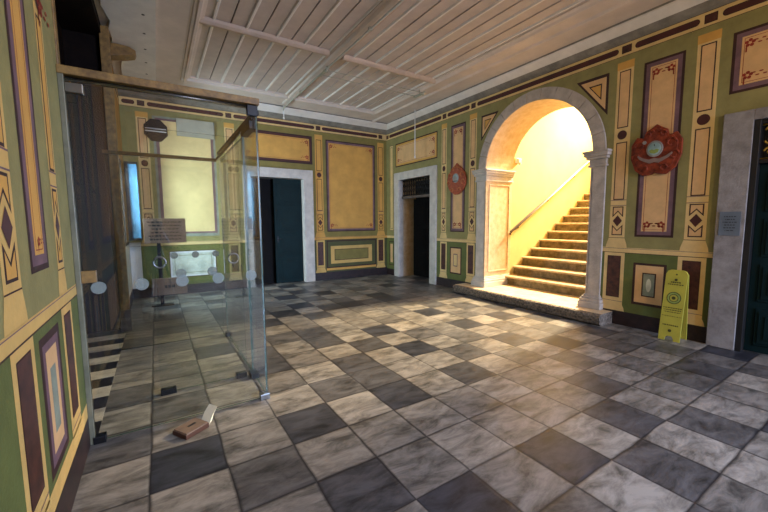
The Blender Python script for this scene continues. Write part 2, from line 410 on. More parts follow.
# ================================================================== BACK WALL
mb = MB()
wall_solid(mb, 'B', WL-.5, 0.0, 4.5, [(-3.69,-2.44,0,2.55)], .35, olivep, pstone)
p = Paint(mb, 'B')
p.rect(WL,-3.69,0,1.04,green,0); p.rect(-2.44,0,0,1.04,dkgreen,0)
p.rect(-2.20,0,0,.20,base_m,3); p.rect(WL,-3.86,0,.20,base_m,3)
p.rail(-2.2,0,gold); p.rail(WL,-3.86,cream)
for c, f, r in ((-5.67,peach,cream),(-4.09,peach,cream),(-2.02,gold,gold),(-.20,gold,gold)): p.pilaster(c,.20,face=f,ring=r)
p.pedestal(-2.14,-1.91,warmc); p.pedestal(-.33,-.09,warmc); p.pedestal(-4.21,-3.97)
# far big gold panel
p.panel(-1.83,-.385,1.25,3.57, face=gold, mau=mauve)
p.rect(-1.87,-.37,.24,.30,gold,1)
p.rect(-1.86,-.37,.30,1.02,line,1); p.rect(-1.83,-.40,.33,.99,dkgreen,2); p.rect(-1.745,-.505,.41,.875,warmc,3); p.rect(-1.64,-.62,.495,.79,line,4); p.rect(-1.625,-.635,.51,.775,olivep,5)
p.panel(-3.855,-2.19,2.92,3.60, face=gold, mau=brown)
# panel behind the vestibule
p.rect(WL,-3.86,1.11,3.735,sage,0); p.rect(-5.50,-4.38,1.22,3.62,greyg,1); p.rect(-5.455,-4.42,1.28,3.58,mauve,2); p.rect(-5.40,-4.47,1.32,3.54,paley,3)
p.rect(-5.44,-4.40,.24,1.00,green,1); p.rect(-5.36,-4.47,.36,.92,line,2); p.rect(-5.345,-4.485,.375,.905,paleblue,3); p.ring(-5.345,-4.485,.375,.905,.035,whitep,4); p.ring(-5.27,-4.56,.45,.83,.012,greyg,5)  # pale blue of the dado panel paints in a daylight reflection
p.rect(WL,-5.83,.2,1.12,whitep,2)
p.frieze(WL, 0, [-5.67,-4.09,-2.02,-.20])
mb.build('wall_back', kind='structure')

# ================================================================== LEFT WALL
mb = MB()
wall_solid(mb, 'L', NEAR, -5.55, 4.5, [], .45, sage, cstone)
p = Paint(mb, 'L')
p.rect(NEAR,-5.55,0,1.04,green,0); p.rect(NEAR,-5.55,0,.20,base_m,3); p.rail(NEAR,-5.55,warmc)
p.rect(NEAR,-5.55,.20,.30,warmc,1)
for c in (-6.745,-8.6,-9.6): p.pilaster(c,.20,face=gold,ring=warmc)
p.pilaster(-5.945,.15,face=gold,ring=warmc)
for a0, a1 in ((-6.85,-6.57),(-6.04,-5.78),(-8.75,-8.45)): p.pedestal(a0,a1,warmc)
p.panel(-6.50,-6.20,1.285,3.56, face=gold, fl=False)
p.floral(-6.35,1.42,.7,5)
p.panel(-8.3,-7.05,1.285,3.56, face=gold)
p.rect(-6.50,-6.13,.33,.99,line,1); p.rect(-6.46,-6.17,.37,.95,mauve,2); p.rect(-6.42,-6.22,.42,.91,peach,3); p.rect(-6.37,-6.27,.50,.82,greyg,4)
p.rect(-8.2,-7.1,.33,.93,line,1); p.rect(-8.16,-7.14,.37,.89,peach,2)
p.floral(-5.90,2.66,1.8,6); p.floral(-5.93,2.74,1.8,6,-1)
p.frieze(NEAR,-5.55,[-9.6,-8.6,-6.745,-5.945])
mb.build('wall_left', kind='structure')
# far piece of the left wall, past the portal, with a daylit casement opening
mb = MB()
wall_solid(mb, 'L', -2.40, 0.0, 4.5, [(-1.20,-.62,1.16,2.6)], .55, mat('ochre_paint','#A87C40',.7), timber)
p = Paint(mb, 'L')
p.rect(-2.40,0,.2,1.10,pstone,1); p.rect(-2.40,0,0,.22,base_m,2); p.rect(-2.40,0,1.10,1.15,line,1)
p.frieze(-2.40,0,[-2.3,-.1])
mb.build('wall_left_far', kind='structure')
# lintel wall above the portal
mb = MB(); mb.box((WL-.45,-5.55,3.95),(WL,-2.40,4.5), timber); mb.box((WL-.9,-5.75,0),(WL-.45,-5.55,4.5),dark); mb.box((WL-.95,-5.75,0),(WL-.93,-2.2,4.5),dark)
mb.build('wall_left_portal', kind='structure')

# near wall behind the camera, with the wide street opening
mb = MB()
for a, b in (((WL-.5,NEAR-.3,0),(-2.8,NEAR,4.5)), ((-.2,NEAR-.3,0),(.75,NEAR,4.5)), ((-2.8,NEAR-.3,3.3),(-.2,NEAR,4.5))): mb.box(a, b, cream)
mb.build('wall_near', kind='structure')

# ================================================================== CEILING
mb = MB()
X0, X1, Y1 = -4.97, -.93, -.95       # boarded field
mb.box((WL-.5,NEAR-.3,ZC+.09),(.75,.35,ZC+.3), white)
mb.box((WL-.5,Y1,ZC),(.0,.0,ZC+.1), white); mb.box((X1,NEAR,ZC),(0,Y1,ZC+.1), white); mb.box((WL-.5,NEAR,ZC),(X0,Y1,ZC+.1), white)
x = X0; k = 0
while x < X1-.01:                     # lapped boards with a raised fillet at every other joint
    x2 = min(x+.205, X1); z = ZC+.030
    mb.prism([(x+.005,NEAR,z),(x2-.005,NEAR,z+.012),(x2-.005,NEAR,ZC+.095),(x+.005,NEAR,ZC+.095)], (0,Y1-NEAR,0), board)
    mb.box((x-.005,NEAR,z+.02),(x+.005,Y1,ZC+.095), line)
    if k % 2: mb.prism([(x-.024,NEAR,z+.012),(x-.016,NEAR,z-.012),(x+.006,NEAR,z-.012),(x+.034,NEAR,z+.012)], (0,Y1-NEAR,0), whiteb)  # light caught by the fillets is painted in as white
    x = x2; k += 1
MP = [(-.09,.05),(-.09,.012),(-.05,-.004),(-.03,-.028),(.005,-.034),(.02,-.018),(.05,-.016),(.06,-.004),(.085,0),(.085,.05)]
def mould_y(x, s, y0, y1): mb.prism([(x+s*d,y0,ZC+z) for d,z in MP], (0,y1-y0,0), white)
def mould_x(y, x0, x1): mb.prism([(x0,y+d,ZC+z) for d,z in MP], (x1-x0,0,0), white)
mould_y(X1,1,NEAR,Y1+.1); mould_y(X0,-1,NEAR,Y1+.1); mould_x(Y1,X0-.05,X1+.05)
mould_y(X1+.30,1,NEAR,-.35)
mb.build('ceiling', kind='structure')
# beams crossing the boarded field
beamp = mat('ceiling_beam_paint', '#BFAB98', .6, var=.06)
mb = MB(); mb.box((-3.13,NEAR,ZC+.005),(-2.89,Y1+.1,ZC+.08),beamp); mb.prism([(-3.09,NEAR,ZC+.01),(-3.07,NEAR,ZC-.03),(-2.97,NEAR,ZC-.035),(-2.93,NEAR,ZC+.01)],(0,Y1+.35-NEAR,0),white)
mb.build('trim_1', kind='structure', bevel=.004)
mb = MB()
for a, b in ((X0-.02,-3.13),(-2.89,X1)):
    mb.prism([(a,-3.28,ZC+.03),(a,-3.25,ZC+.0),(a,-3.21,ZC-.02),(a,-3.17,ZC-.02),(a,-3.12,ZC+.0),(a,-3.10,ZC+.03)],(b-a,0,0),beamp)
mb.build('trim_2', kind='structure', bevel=.004)
# cornice: grey cove and white band along three walls
def cornice(name, pts_fn, a0, a1):
    c = MB()
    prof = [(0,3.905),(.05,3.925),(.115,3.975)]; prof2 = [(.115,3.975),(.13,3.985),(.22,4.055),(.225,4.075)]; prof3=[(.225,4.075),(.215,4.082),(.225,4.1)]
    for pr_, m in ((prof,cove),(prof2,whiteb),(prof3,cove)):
        for (d0,z0),(d1,z1) in zip(pr_,pr_[1:]): c.face([pts_fn(a0,z0,d0),pts_fn(a1,z0,d0),pts_fn(a1,z1,d1),pts_fn(a0,z1,d1)], m)
    c.build(name, kind='structure')
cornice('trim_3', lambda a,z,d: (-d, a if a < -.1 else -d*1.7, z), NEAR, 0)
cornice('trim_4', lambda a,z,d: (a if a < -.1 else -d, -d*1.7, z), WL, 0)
mb = MB()                             # white pierced strip along the left side of the ceiling
edge = [(WL+.03,-9),(WL+.03,-3.6),(WL+.09,-3.3),(WL+.06,-3.05),(WL+.12,-2.7),(WL+.08,-2.45),(WL+.10,-2.2),(WL+.07,-1.9),(WL+.16,-1.5),(WL+.12,-1.0),(WL+.12,-.25),(-5.41,-.25),(-5.41,-9)]
mb.prism([(x,y,ZC-.05) for x,y in edge], (0,0,.05), whitep)
for k in range(11): mb.tube([(-5.54,-1.0-.52*k,ZC-.0515),(-5.54,-1.0-.52*k,ZC-.049)], .018, ink, 10)
mb.build('trim_5', kind='structure')

# ================================================================== ARCH STONEWORK
arch = empty('trim_6', (-.03, AC, 0), 'structure')
mb = MB(); nV = 13
for i in range(nV):
    t0 = math.pi*i/nV + .004; t1 = math.pi*(i+1)/nV - .004; K = 6
    o_ = [(-.035, AC+1.205*math.cos(t0+(t1-t0)*k/K), AS+1.205*math.sin(t0+(t1-t0)*k/K)) for k in range(K+1)]
    n_ = [(-.035, AC+1.025*math.cos(t0+(t1-t0)*k/K), AS+1.025*math.sin(t0+(t1-t0)*k/K)) for k in range(K, -1, -1)]
    mb.prism(o_+n_, (.06,0,0), stone)
mb.build('archivolt', arch)
mb = MB()                             # intrados lining
K = 40
for i in range(K):
    t0, t1 = math.pi*i/K, math.pi*(i+1)/K
    mb.face([(-.02,AC+1.022*math.cos(t0),AS+1.022*math.sin(t0)),(-.02,AC+1.022*math.cos(t1),AS+1.022*math.sin(t1)),(T+.02,AC+1.022*math.cos(t1),AS+1.022*math.sin(t1)),(T+.02,AC+1.022*math.cos(t0),AS+1.022*math.sin(t0))], cstone, True)
mb.build('intrados', arch)
for s, y0, y1 in ((1,-3.625,-3.40),(-1,-5.675,-5.87)):
    inn, out = y0, y1
    mb = MB(); mb.box((-.03,inn-.0*s,.375),(.0,out,2.30),stone if s<0 else pstone); mb.box((-.03,inn-.02*s,.375),(T,inn+.02*s,2.30), cstone if s>0 else stone)
    # raised border on the reveal
    yy = inn-.02*s
    for a,b in (((.06,yy,.47),(.085,yy-s*.012,2.22)),((T-.10,yy,.47),(T-.075,yy-s*.012,2.22)),((.06,yy,.47),(T-.075,yy-s*.012,.495)),((.06,yy,2.20),(T-.075,yy-s*.012,2.225))): mb.box(a,b,cstone)
    mb.build('jamb', arch, bevel=.006)
    mb = MB()
    for z0, z1, e in ((2.28,2.31,.03),(2.31,2.39,.015),(2.39,2.43,.05),(2.43,2.475,.075),(2.475,2.51,.09)):
        mb.box((-.03-e,inn-s*(.02+e),z0),(T+.01,out+s*e*.7,z1), pstone if s>0 else stone)
    mb.build('impost', arch, bevel=.008)
    mb = MB()
    for z0, z1, e in ((.175,.27,.07),(.27,.32,.055),(.32,.35,.035),(.35,.378,.015)):
        mb.box((-.03-e,inn-s*(.02+e),z0),(T+.01,out+s*e*.7,z1), pstone if s>0 else stone)
    mb.build('plinth', arch, bevel=.008)

# ================================================================== STAIR
mb = MB()
prof = [(-.30,0),(-.345,.03),(-.36,.09),(-.365,.13),(-.35,.16),(-.31,.175),(-.002,.175),(-.002,0)]
ys = [-3.10-.06*0 - 2.95*i/24 for i in range(25)]
for i in range(24):
    j = [random.uniform(-.006,.006) for _ in range(6)]
    if i == 0: jp = j
    a = ys[i]; b = ys[i+1]
    for q in range(len(prof)-1):
        (xa,za),(xb,zb) = prof[q],prof[q+1]
        ja = jp[q] if q < 6 else 0; jb = jp[q+1] if q+1 < 6 else 0; ka = j[q] if q < 6 else 0; kb = j[q+1] if q+1 < 6 else 0
        mb.face([(xa+ja,a,za),(xa+ka,b,za),(xb+kb,b,zb),(xb+jb,a,zb)], cstone if q == 5 else rstone)
    jp = j
mb.box((-.002,-5.655,0),(.598,-3.645,.175),cstone)
mb.face([(x,-3.10,z) for x,z in prof], rstone); mb.face([(x,-6.05,z) for x,z in reversed(prof)], rstone)
tag(mb.build('threshold_step'), 'long worn stone threshold step with rough front edge running under the arch', 'step')
st = empty('staircase', (.6,-4.7,.175)); tag(st, 'stone staircase of many worn steps rising behind the arch', 'staircase')
NS = 15
for k in range(NS):
    x0 = .60+.295*k; z1 = .175+.181*(k+1); z0 = z1-.181
    last = x0+1.9 if k == NS-1 else x0+.33
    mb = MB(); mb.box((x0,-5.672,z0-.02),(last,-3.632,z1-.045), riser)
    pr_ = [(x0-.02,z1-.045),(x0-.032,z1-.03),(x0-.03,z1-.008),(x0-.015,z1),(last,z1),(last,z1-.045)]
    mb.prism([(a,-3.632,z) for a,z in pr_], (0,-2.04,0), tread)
    mb.build('step', st)
mb = MB()                             # stairwell shell
mb.box((T,-3.62,-.1),(8.0,-3.42,6.6), ywall); mb.box((T,-6.1,-.1),(8.0,-5.69,6.6), ywall); mb.box((7.0,-6.1,-.1),(7.2,-3.4,6.6), ywall)
mb.box((T,-6.1,6.4),(7.2,-3.4,6.6), ywall); mb.box((T-.0,-6.1,3.6),(T+.1,-3.4,6.6), ywall)
mb.build('wall_stairwell', kind='structure')
hr = empty('handrail', (2.2,-3.68,2.1)); tag(hr, 'slim sloping handrail on the yellow stairwell wall', 'handrail')
mb = MB(); P0 = Vector((.70,-3.69,1.27)); P1 = Vector((4.6,-3.69,3.55)); mb.tube([P0+Vector((-.02,0,-.05)),P0,P1],.028,mat('handrail_wood','#6E6154',.5),12); mb.build('rail', hr)
for t in (.06,.32,.58,.84):
    q = P0.lerp(P1,t); mb = MB(); mb.tube([q,q+Vector((0,0,-.06)),(q.x,-3.625,q.z-.07)],.009,black,8); mb.tube([(q.x,-3.628,q.z-.07),(q.x,-3.621,q.z-.07)],.028,black,10); mb.build('bracket', hr)
mb = MB(); mb.box((.86,-3.665,2.70),(.98,-3.62,2.80),whitep); mb.box((.875,-3.70,2.715),(.965,-3.665,2.785),whitep); mb.tube([(.92,-3.69,2.70),(.92,-3.69,2.66)],.03,whitep,10)
tag(mb.build('wall_sensor', bevel=.006), 'small white sensor box high on the yellow stairwell wall', 'sensor')

# ================================================================== DOORS
def casing(name, fr, a0, a1, i0, i1, zt, zi, m, depth, parent, proud=.04):
    P = FR[fr]; mb = MB()
    def bx(p0, p1, z0, z1, d0, d1): mb.box(P(p0,z0,d0), P(p1,z1,d1), m)
    bx(a0,i0,0,zt,-depth,proud); bx(i1,a1,0,zt,-depth,proud); bx(i0,i1,zi,zt,-depth,proud)
    bx(i0-.0,i0+.012,0,zi,-depth,proud*.4); bx(i1-.012,i1,0,zi,-depth,proud*.4)
    return mb.build(name, parent, bevel=.006)
def leaf(P, a0, a1, z0, z1, d, m, parent, rows=4, handle=True):
    mb = MB(); mb.box(P(a0,z0,d),P(a1,z1,d-.045),m)
    hgt = (z1-z0-.10)/rows
    for r in range(rows):
        b0 = z0+.08+hgt*r; b1 = b0+hgt-.08
        for q, e in ((.07,.010),(.10,.018),(.15,.026)):
            if a1-a0 > 2*q+.05 and b1-b0 > 2*(q-.05): mb.box(P(a0+q,b0+q-.07,d-.01),P(a1-q,b1-q+.07,d+e),m)
    lf = mb.build('door_leaf', parent, bevel=.004)
    return lf
# back wall door
d = empty('door_2', (-3.07,.1,0), 'structure')
casing('door_casing','B',-3.86,-2.20,-3.685,-2.44,2.77,2.55,pstone,.10,d)
P = FR['B']; lf = leaf(P,-3.13,-2.45,.01,2.54,-.14,teal,d,4)
mb = MB(); mb.box(P(-3.08,1.02,-.14),P(-3.05,1.16,-.125),black); mb.tube([P(-3.065,1.09,-.125),P(-3.065,1.09,-.08),P(-2.98,1.09,-.08)],.009,black,8); mb.build('door_handle', lf)
mb = MB(); mb.box((-3.70,.34,0),(-2.4,.9,2.7),dark); mb.build('dark_room_block', d)  # black block painted as the darkness of the room behind
# far right-wall door
d = empty('door_3', (.1,-1.28,0), 'structure')
P = FR['R']; casing('door_casing','R',-2.155,-.42,-1.93,-.63,2.79,2.59,pstone,.12,d)
dk = mat('black_brown_door','#0C0A09',.8,spec=.1)
for a0,a1 in ((-1.92,-1.30),(-1.285,-.66)): leaf(P,a0,a1,.01,2.10,-.45,dk,d,3)
mb = MB(); mb.box(P(-1.92,2.10,-.16),P(-.64,2.16,-.06),mat('grey_timber','#5A5048',.6)); mb.build('transom_bar', d)
mb = MB()
for k in range(14):
    a = -1.90+.097*k; mb.tube([P(a,2.16,-.10),P(a,2.59,-.10)],.007,black,6)
    if k < 13:
        for zc in (2.24,2.375,2.51): mb.tube([P(a+.0485+.042*math.cos(t),zc+.055*math.sin(t),-.10) for t in [2*math.pi*i/10 for i in range(10)]],.006,black,5,closed=True)
for z in (2.18,2.305,2.44,2.575): mb.tube([P(-1.93,z,-.10),P(-.63,z,-.10)],.007,black,6)
mb.build('transom_grille', d)
mb = MB(); mb.box((.55,-2.0,0),(.73,-.5,2.7),dark); mb.build('dark_room_block', d)  # black block stands in for the unlit space behind the leaves
# near right-wall door
d = empty('door_4', (.1,-8.1,0), 'structure')
casing('door_casing','R',-8.98,-7.125,-8.75,-7.375,2.68,2.565,mat('dull_grey_stone','#9A9592',.75,scale=6,h2='#77716E',bump=.3),.14,d,.05)
mb = MB()
for a,b in (((-.04,-7.43,0),(.12,-7.377,2.563)),((-.04,-8.75,0),(.12,-8.705,2.565)),((-.005,-8.705,2.52),(.12,-7.42,2.565)),((-.0,-8.705,2.10),(.10,-7.42,2.14))): mb.box(a,b,mat('near_black_frame','#171514',.5))
mb.build('door_frame', d, bevel=.004)
leaf(P,-8.06,-7.43,.01,2.10,-.06,teal,d,4); leaf(P,-8.70,-8.07,.01,2.10,-.06,teal,d,4)
mb = MB()
for k in range(9):
    a = -7.50-.145*k
    for q in (0,1):
        for zc,sg in ((2.23,1),(2.34,-1),(2.45,1)):
            mb.tube([P(a+sg*(.045-.010*t)*math.cos(t*.9+q*math.pi), zc+(.05-.010*t)*math.sin(t*.9+q*math.pi),-.03) for t in [i*.35 for i in range(12)]],.010,goldm,6)
for z in (2.15,2.51): mb.tube([P(-8.7,z,-.03),P(-7.42,z,-.03)],.010,goldm,6)
mb.build('transom_grille', d)
mb = MB(); mb.box((.13,-8.72,2.14),(.15,-7.4,2.55),dark); mb.build('transom_backing', d)

# entrance portal with dark timber doors
d = empty('door_1', (WL-.3,-4.0,0), 'structure')
PL = FR['L']
leaf(PL,-5.53,-4.10,.01,3.05,-.40,timber,d,4); leaf(PL,-4.08,-2.45,.01,3.05,-.40,timber,d,4)
mb = MB(); mb.box(PL(-5.55,3.05,-.42),PL(-2.40,3.20,-.30),timber); mb.box(PL(-5.55,3.2,-.44),PL(-2.40,3.95,-.40),timber)
for k in range(6): mb.box(PL(-5.5+.52*k,3.25,-.40),PL(-5.10+.52*k,3.88,-.385),timber)
mb.build('portal_lintel', d, bevel=.006)
mb = MB(); mb.box((WL-.02,-2.52,0),(WL+.085,-2.41,4.05),gtimber); mb.box((WL-.03,-2.55,0),(WL+.095,-2.41,.3),mat('grey_post_foot','#5B5047',.6))
mb.box((WL-.06,-5.55,0),(WL+.01,-5.49,3.95),gtimber)
mb.build('portal_post', d, bevel=.006)
mb = MB()                             # black and white marble sill in front of the portal
for k in range(13):
    y0 = -5.47+.235*k; mb.box((WL-.39,y0,-.02),(WL+.03,min(y0+.233,-2.42),.004), mblack if k%2==0 else mwhite)
mb.build('floor_sill', kind='structure')
mb = MB()                             # bracket under the ceiling strip
pts = [(WL,3.98),(WL,4.04),(WL+.14,4.05),(WL+.28,4.04),(WL+.36,4.0),(WL+.34,3.94),(WL+.22,3.90),(WL+.10,3.88),(WL,3.86)]
mb.prism([(x,-2.05,z) for x,z in pts],(0,.22,0),gtimber)
tag(mb.build('timber_bracket',bevel=.01),'brown timber bracket jutting from the left wall under the white ceiling strip','bracket')

# daylit casement in the far left wall
wn = empty('window_1', (WL-.2,-1.15,1.16), 'structure')
mb = MB()
for a,b in (((WL-.30,-1.20,1.16),(WL-.22,-1.15,2.6)),((WL-.30,-.67,1.16),(WL-.22,-.62,2.6)),((WL-.30,-1.15,2.54),(WL-.22,-.67,2.6)),((WL-.30,-1.15,1.16),(WL-.22,-.67,1.22))): mb.box(a,b,black)
mb.build('window_frame', wn)
mb = MB(); mb.box((WL-.262,-1.15,1.22),(WL-.258,-.67,2.54),glass); mb.build('window_pane', wn)
mb = MB(); mb.box((WL-.9,-2.3,.6),(WL-.88,0,3.2),sky_m); mb.build('window_daylight', wn)
cs = MB()                             # casement leaf folded into the room
for a,b in (((WL+.03,-.50,1.18),(WL+.085,-.46,2.62)),((WL+.22,-.50,1.18),(WL+.235,-.46,2.62)),((WL+.085,-.50,1.18),(WL+.22,-.46,1.22)),((WL+.085,-.50,2.58),(WL+.22,-.46,2.62))): cs.box(a,b,black)
cs.box((WL+.085,-.484,1.22),(WL+.22,-.478,2.58),mat('sky_reflection_glazing','#4A7088',.2)); cs.build('window_leaf', wn)  # opaque blue paints the sky's reflection into the leaf's pane

# ================================================================== GLASS VESTIBULE
GY, GX, GR = -5.56, -4.82, -3.46
def pane_box(mb, a, b):
    """glass sheet whose narrow edges are deep green"""
    x0,y0,z0 = a; x1,y1,z1 = b
    i = len(mb.v); mb.v += [(x0,y0,z0),(x1,y0,z0),(x1,y1,z0),(x0,y1,z0),(x0,y0,z1),(x1,y0,z1),(x1,y1,z1),(x0,y1,z1)]
    thin = min(range(3), key=lambda k: abs(b[k]-a[k]))
    ax = (2,2,1,0,1,0)
    for q, k in zip(((0,3,2,1),(4,5,6,7),(0,1,5,4),(1,2,6,5),(2,3,7,6),(3,0,4,7)), ax):
        mb.f.append(tuple(i+t for t in q)); mb.m.append(mb.mi(glass if k == thin else gedge)); mb.sm.append(False)
def dot(parent, p, axis, r=.042):
    mb = MB(); q = Vector(p); n = Vector((0,1,0)) if axis == 'y' else Vector((1,0,0)); mb.tube([q-n*.0015,q+n*.0015], r, dist, 20); return mb.build('warning_sticker', parent)
def ringh(parent, c, r=.045):
    mb = MB(); c = Vector(c)
    mb.tube([c+Vector((r*math.cos(t),-.03,r*math.sin(t))) for t in [2*math.pi*i/20 for i in range(20)]], .007, chrome, 8, closed=True)
    for sx in (-1,1): mb.tube([c+Vector((sx*r,-.03,0)),c+Vector((sx*r,0,0))],.006,chrome,8)
    return mb.build('ring_handle', parent)
def fitting(parent, a, b, m=black, name='patch_fitting'):
    mb = MB(); mb.box(a,b,m); return mb.build(name, parent, bevel=.004)
g = empty('glass_screen', (-5.4,GY,0)); tag(g, 'front glass pane of the vestibule with timber header, set across from the left wall', 'glass screen')
mb = MB(); pane_box(mb, (WL+.03,GY-.006,.012), (GX,GY+.006,2.405)); mb.build('glass_pane', g)
mb = MB(); mb.box((WL,GY-.03,2.425),(GX+.012,GY+.03,2.475),gtimber); mb.build('header_beam', g, bevel=.004)
mb = MB(); mb.box((WL,GY-.02,0),(WL+.03,GY+.02,2.43),mat('dull_olive_metal','#77725A',.5,metal=.3)); mb.build('wall_post', g, bevel=.004)
mb = MB(); mb.tube([(WL+.03,GY+.02,2.41),(GX,GY+.02,2.41)],.014,chrome,10); mb.build('track_rail', g)
for x in (-5.90,-5.66,-5.41,-5.165,-4.92): dot(g,(x,GY-.0085,1.072),'y')
fitting(g,(WL+.03,GY-.02,2.32),(WL+.12,GY+.02,2.38),chrome); fitting(g,(WL+.02,GY-.03,0),(WL+.09,GY+.03,.05)); fitting(g,(GX-.07,GY-.03,0),(GX+.01,GY+.03,.05),chrome)
fitting(g,(WL+.03,GY-.02,1.11),(WL+.11,GY+.02,1.19),gtimber)
fitting(g,(GX-.08,GY-.02,2.34),(GX,GY+.02,2.42),black)
g = empty('glass_side_screen', (GX,-4.5,0)); tag(g, 'side glass pane of the vestibule under a dark top rail facing the hall', 'glass screen')
mb = MB(); pane_box(mb, (GX-.006,-4.98,.012), (GX+.006,GR-.04,2.30)); pane_box(mb, (GX-.006,GY+.04,.012), (GX+.006,-5.02,2.36)); mb.build('glass_pane', g)
mb = MB(); mb.box((GX-.022,GY+.035,2.365),(GX+.022,GR-.03,2.40),black); mb.tube([(GX-.03,GY+.05,2.34),(GX-.03,GR-.04,2.31)],.016,black,10); mb.box((GX-.05,GY+.08,2.26),(GX+.01,GY+.42,2.34),black); mb.build('top_rail', g, bevel=.004)
fitting(g,(GX-.04,-5.12,0),(GX+.03,-4.98,.05)); fitting(g,(GX-.03,GR-.12,0),(GX+.03,GR-.02,.05))
dot(g,(GX-.0085,-4.70,1.03),'x'); dot(g,(GX-.0085,-4.2,1.03),'x')
g = empty('glass_rear_screen', (-5.4,GR,0)); tag(g, 'rear glass pane of the vestibule with slim bronze top bar, nearest the back wall', 'glass screen')
mb = MB(); pane_box(mb, (WL+.02,GR-.006,.012), (GX-.04,GR+.006,2.27)); mb.build('glass_pane', g)
mb = MB(); mb.box((WL+.0,GR-.02,2.28),(GX-.03,GR+.02,2.32),mat('bronze_bar','#5E4A2E',.4,metal=.6)); mb.build('top_bar', g, bevel=.004)
for x in (-5.385,-5.15,-4.914): dot(g,(x,GR-.0085,1.10),'y')
g = empty('glass_door', (-5.2,-5.0,0)); tag(g, 'inner glass door leaf with ring pull standing inside the vestibule', 'glass door')
mb = MB(); pane_box(mb, (-5.60,-5.006,.014), (GX-.06,-4.994,2.28)); mb.build('glass_pane', g)
for x in (-5.39,-5.14): dot(g,(x,-5.0085,1.06),'y')
fitting(g,(-5.60,-5.03,.0),(-5.48,-4.97,.05)); fitting(g,(GX-.16,-5.03,0),(GX-.065,-4.97,.05)); 
ringh(g,(-4.96,-5.006,1.17)); ringh(g,(-5.545,-5.006,1.17))

# ================================================================== WALL EMBLEMS
def emblem(cy, cz, w_, h_, big):
    """carved painted badge hung on the right wall; along -> y"""
    e = empty('wall_emblem', (-.03,cy,cz-h_/2))
    P = lambda a, z, dd: (-dd, cy+a*w_/2, cz+z*h_/2)
    if big: out = [(0,1),(.18,.88),(.42,.76),(.50,.52),(.78,.60),(1,.30),(1.0,-.25),(.80,-.72),(.45,-.96),(.12,-.92),(0,-.84)]
    else: out = [(0,1),(.16,.86),(.40,.74),(.62,.55),(.88,.32),(1,0),(.95,-.40),(.72,-.72),(.40,-.90),(.15,-1),(0,-.96)]
    full = out + [(-a,z) for a,z in reversed(out[1:-1])]
    om = orange if big else mat('light_terracotta_paint', '#B2562E', .6, scale=18, h2='#8A3C1E')
    mb = MB(); mb.prism([P(a,z,.012) for a,z in full], (-.035,0,0), om)
    mb.prism([P(a*.86,z*.86-.01,.046) for a,z in full], (-.012,0,0), om)
    mb.build('backboard', e, bevel=.006)
    for s in (-1,1):                  # scrolled leaves
        for (a,z,r) in ((.62,.22,.20),(.74,-.25,.20),(.36,-.70,.16),(.28,.60,.14),(.12,.72,.09)):
            mb = MB(); mb.tube([P(s*(a+(r-.02*t)*math.cos(t)),z+(r-.02*t)*1.0*math.sin(t),.062) for t in [i*.45 for i in range(12)]],.011,orange2 if not big else orange,6)
            mb.build('scroll', e)
    mb = MB(); R = .31 if big else .30
    mb.prism([P(R*math.cos(t)*1.05,.05+R*math.sin(t)*1.0,.056) for t in [2*math.pi*i/28 for i in range(28)]],(-.016,0,0),silver)
    mb.prism([P(R*.78*math.cos(t)*1.05,.05+R*.78*math.sin(t),.071) for t in [2*math.pi*i/28 for i in range(28)]],(-.006,0,0),skyb)
    if big: mb.prism([P(a,z,.076) for a,z in ((-.19,0),(-.08,.04),(0,0),(.1,.04),(.2,0),(.15,-.10),(0,-.14),(-.15,-.10))],(-.004,0,0),lgreen); mb.tube([P(0,.15,.08),P(0,.22,.08)],.006,ink,6)
    else:
        mb.prism([P(a,z,.076) for a,z in ((-.2,-.12),(.2,-.12),(.2,.14),(.1,.08),(0,.2),(-.1,.08),(-.2,.14))],(-.006,0,0),silver); mb.box(P(-.26,-.17,.076),P(.26,-.13,.084),ink)
    mb.build('medallion', e, bevel=.002)
    mb = MB()
    for s in ((-1,1) if big else ()): mb.prism([P(s*a,z,.06) for a,z in ((.0,-.30),(.20,-.34),(.46,-.26),(.66,-.14),(.70,-.18),(.58,-.32),(.36,-.42),(.18,-.50),(0,-.46))],(-.012,0,0),mat('faded_ribbon_paint','#8C7468',.7))
    if big: mb.build('ribbon', e, bevel=.002)
    if big:
        mb = MB(); mb.tube([P(.42,.34,.075),P(.42,.34,.066)],.022,silver,12); mb.build('stud', e)
    return e
tag(emblem(-6.475,2.395,.56,.66,True),'broad dark red carved wall emblem with blue oval medallion, near the right doorway','wall emblem')
tag(emblem(-2.825,2.405,.56,.67,False),'pointed oval terracotta wall emblem hung between the far door and the arch','wall emblem')

# ================================================================== SMALL THINGS
# casing plaques
def plaque(name, P, a0, a1, z0, z1, d0, label, rows):
    mb = MB(); mb.box(P(a0,z0,d0),P(a1,z1,d0+.008),grey); n = rows
    for k in range(n):
        z = z1-.05-(z1-z0-.08)*k/n; q = random.uniform(.15,.3)
        x = a0+(a1-a0)*q; e = a1-(a1-a0)*q
        while x < e:
            l = (a1-a0)*random.uniform(.06,.16); mb.box(P(x,z,d0+.008),P(min(x+l,e),z-.010,d0+.0095),dgrey); x += l+(a1-a0)*.04
    return tag(mb.build(name), label, 'plaque')
plaque('wall_plaque', FR['R'], -7.34,-7.16,1.315,1.585,.05,'blue-grey lettered plaque on the stone casing of the right-hand door',6)
plaque('wall_plaque', FR['B'], -3.85,-3.70,1.35,1.63,.04,'small grey plaque on the pale casing of the back-wall door',5)
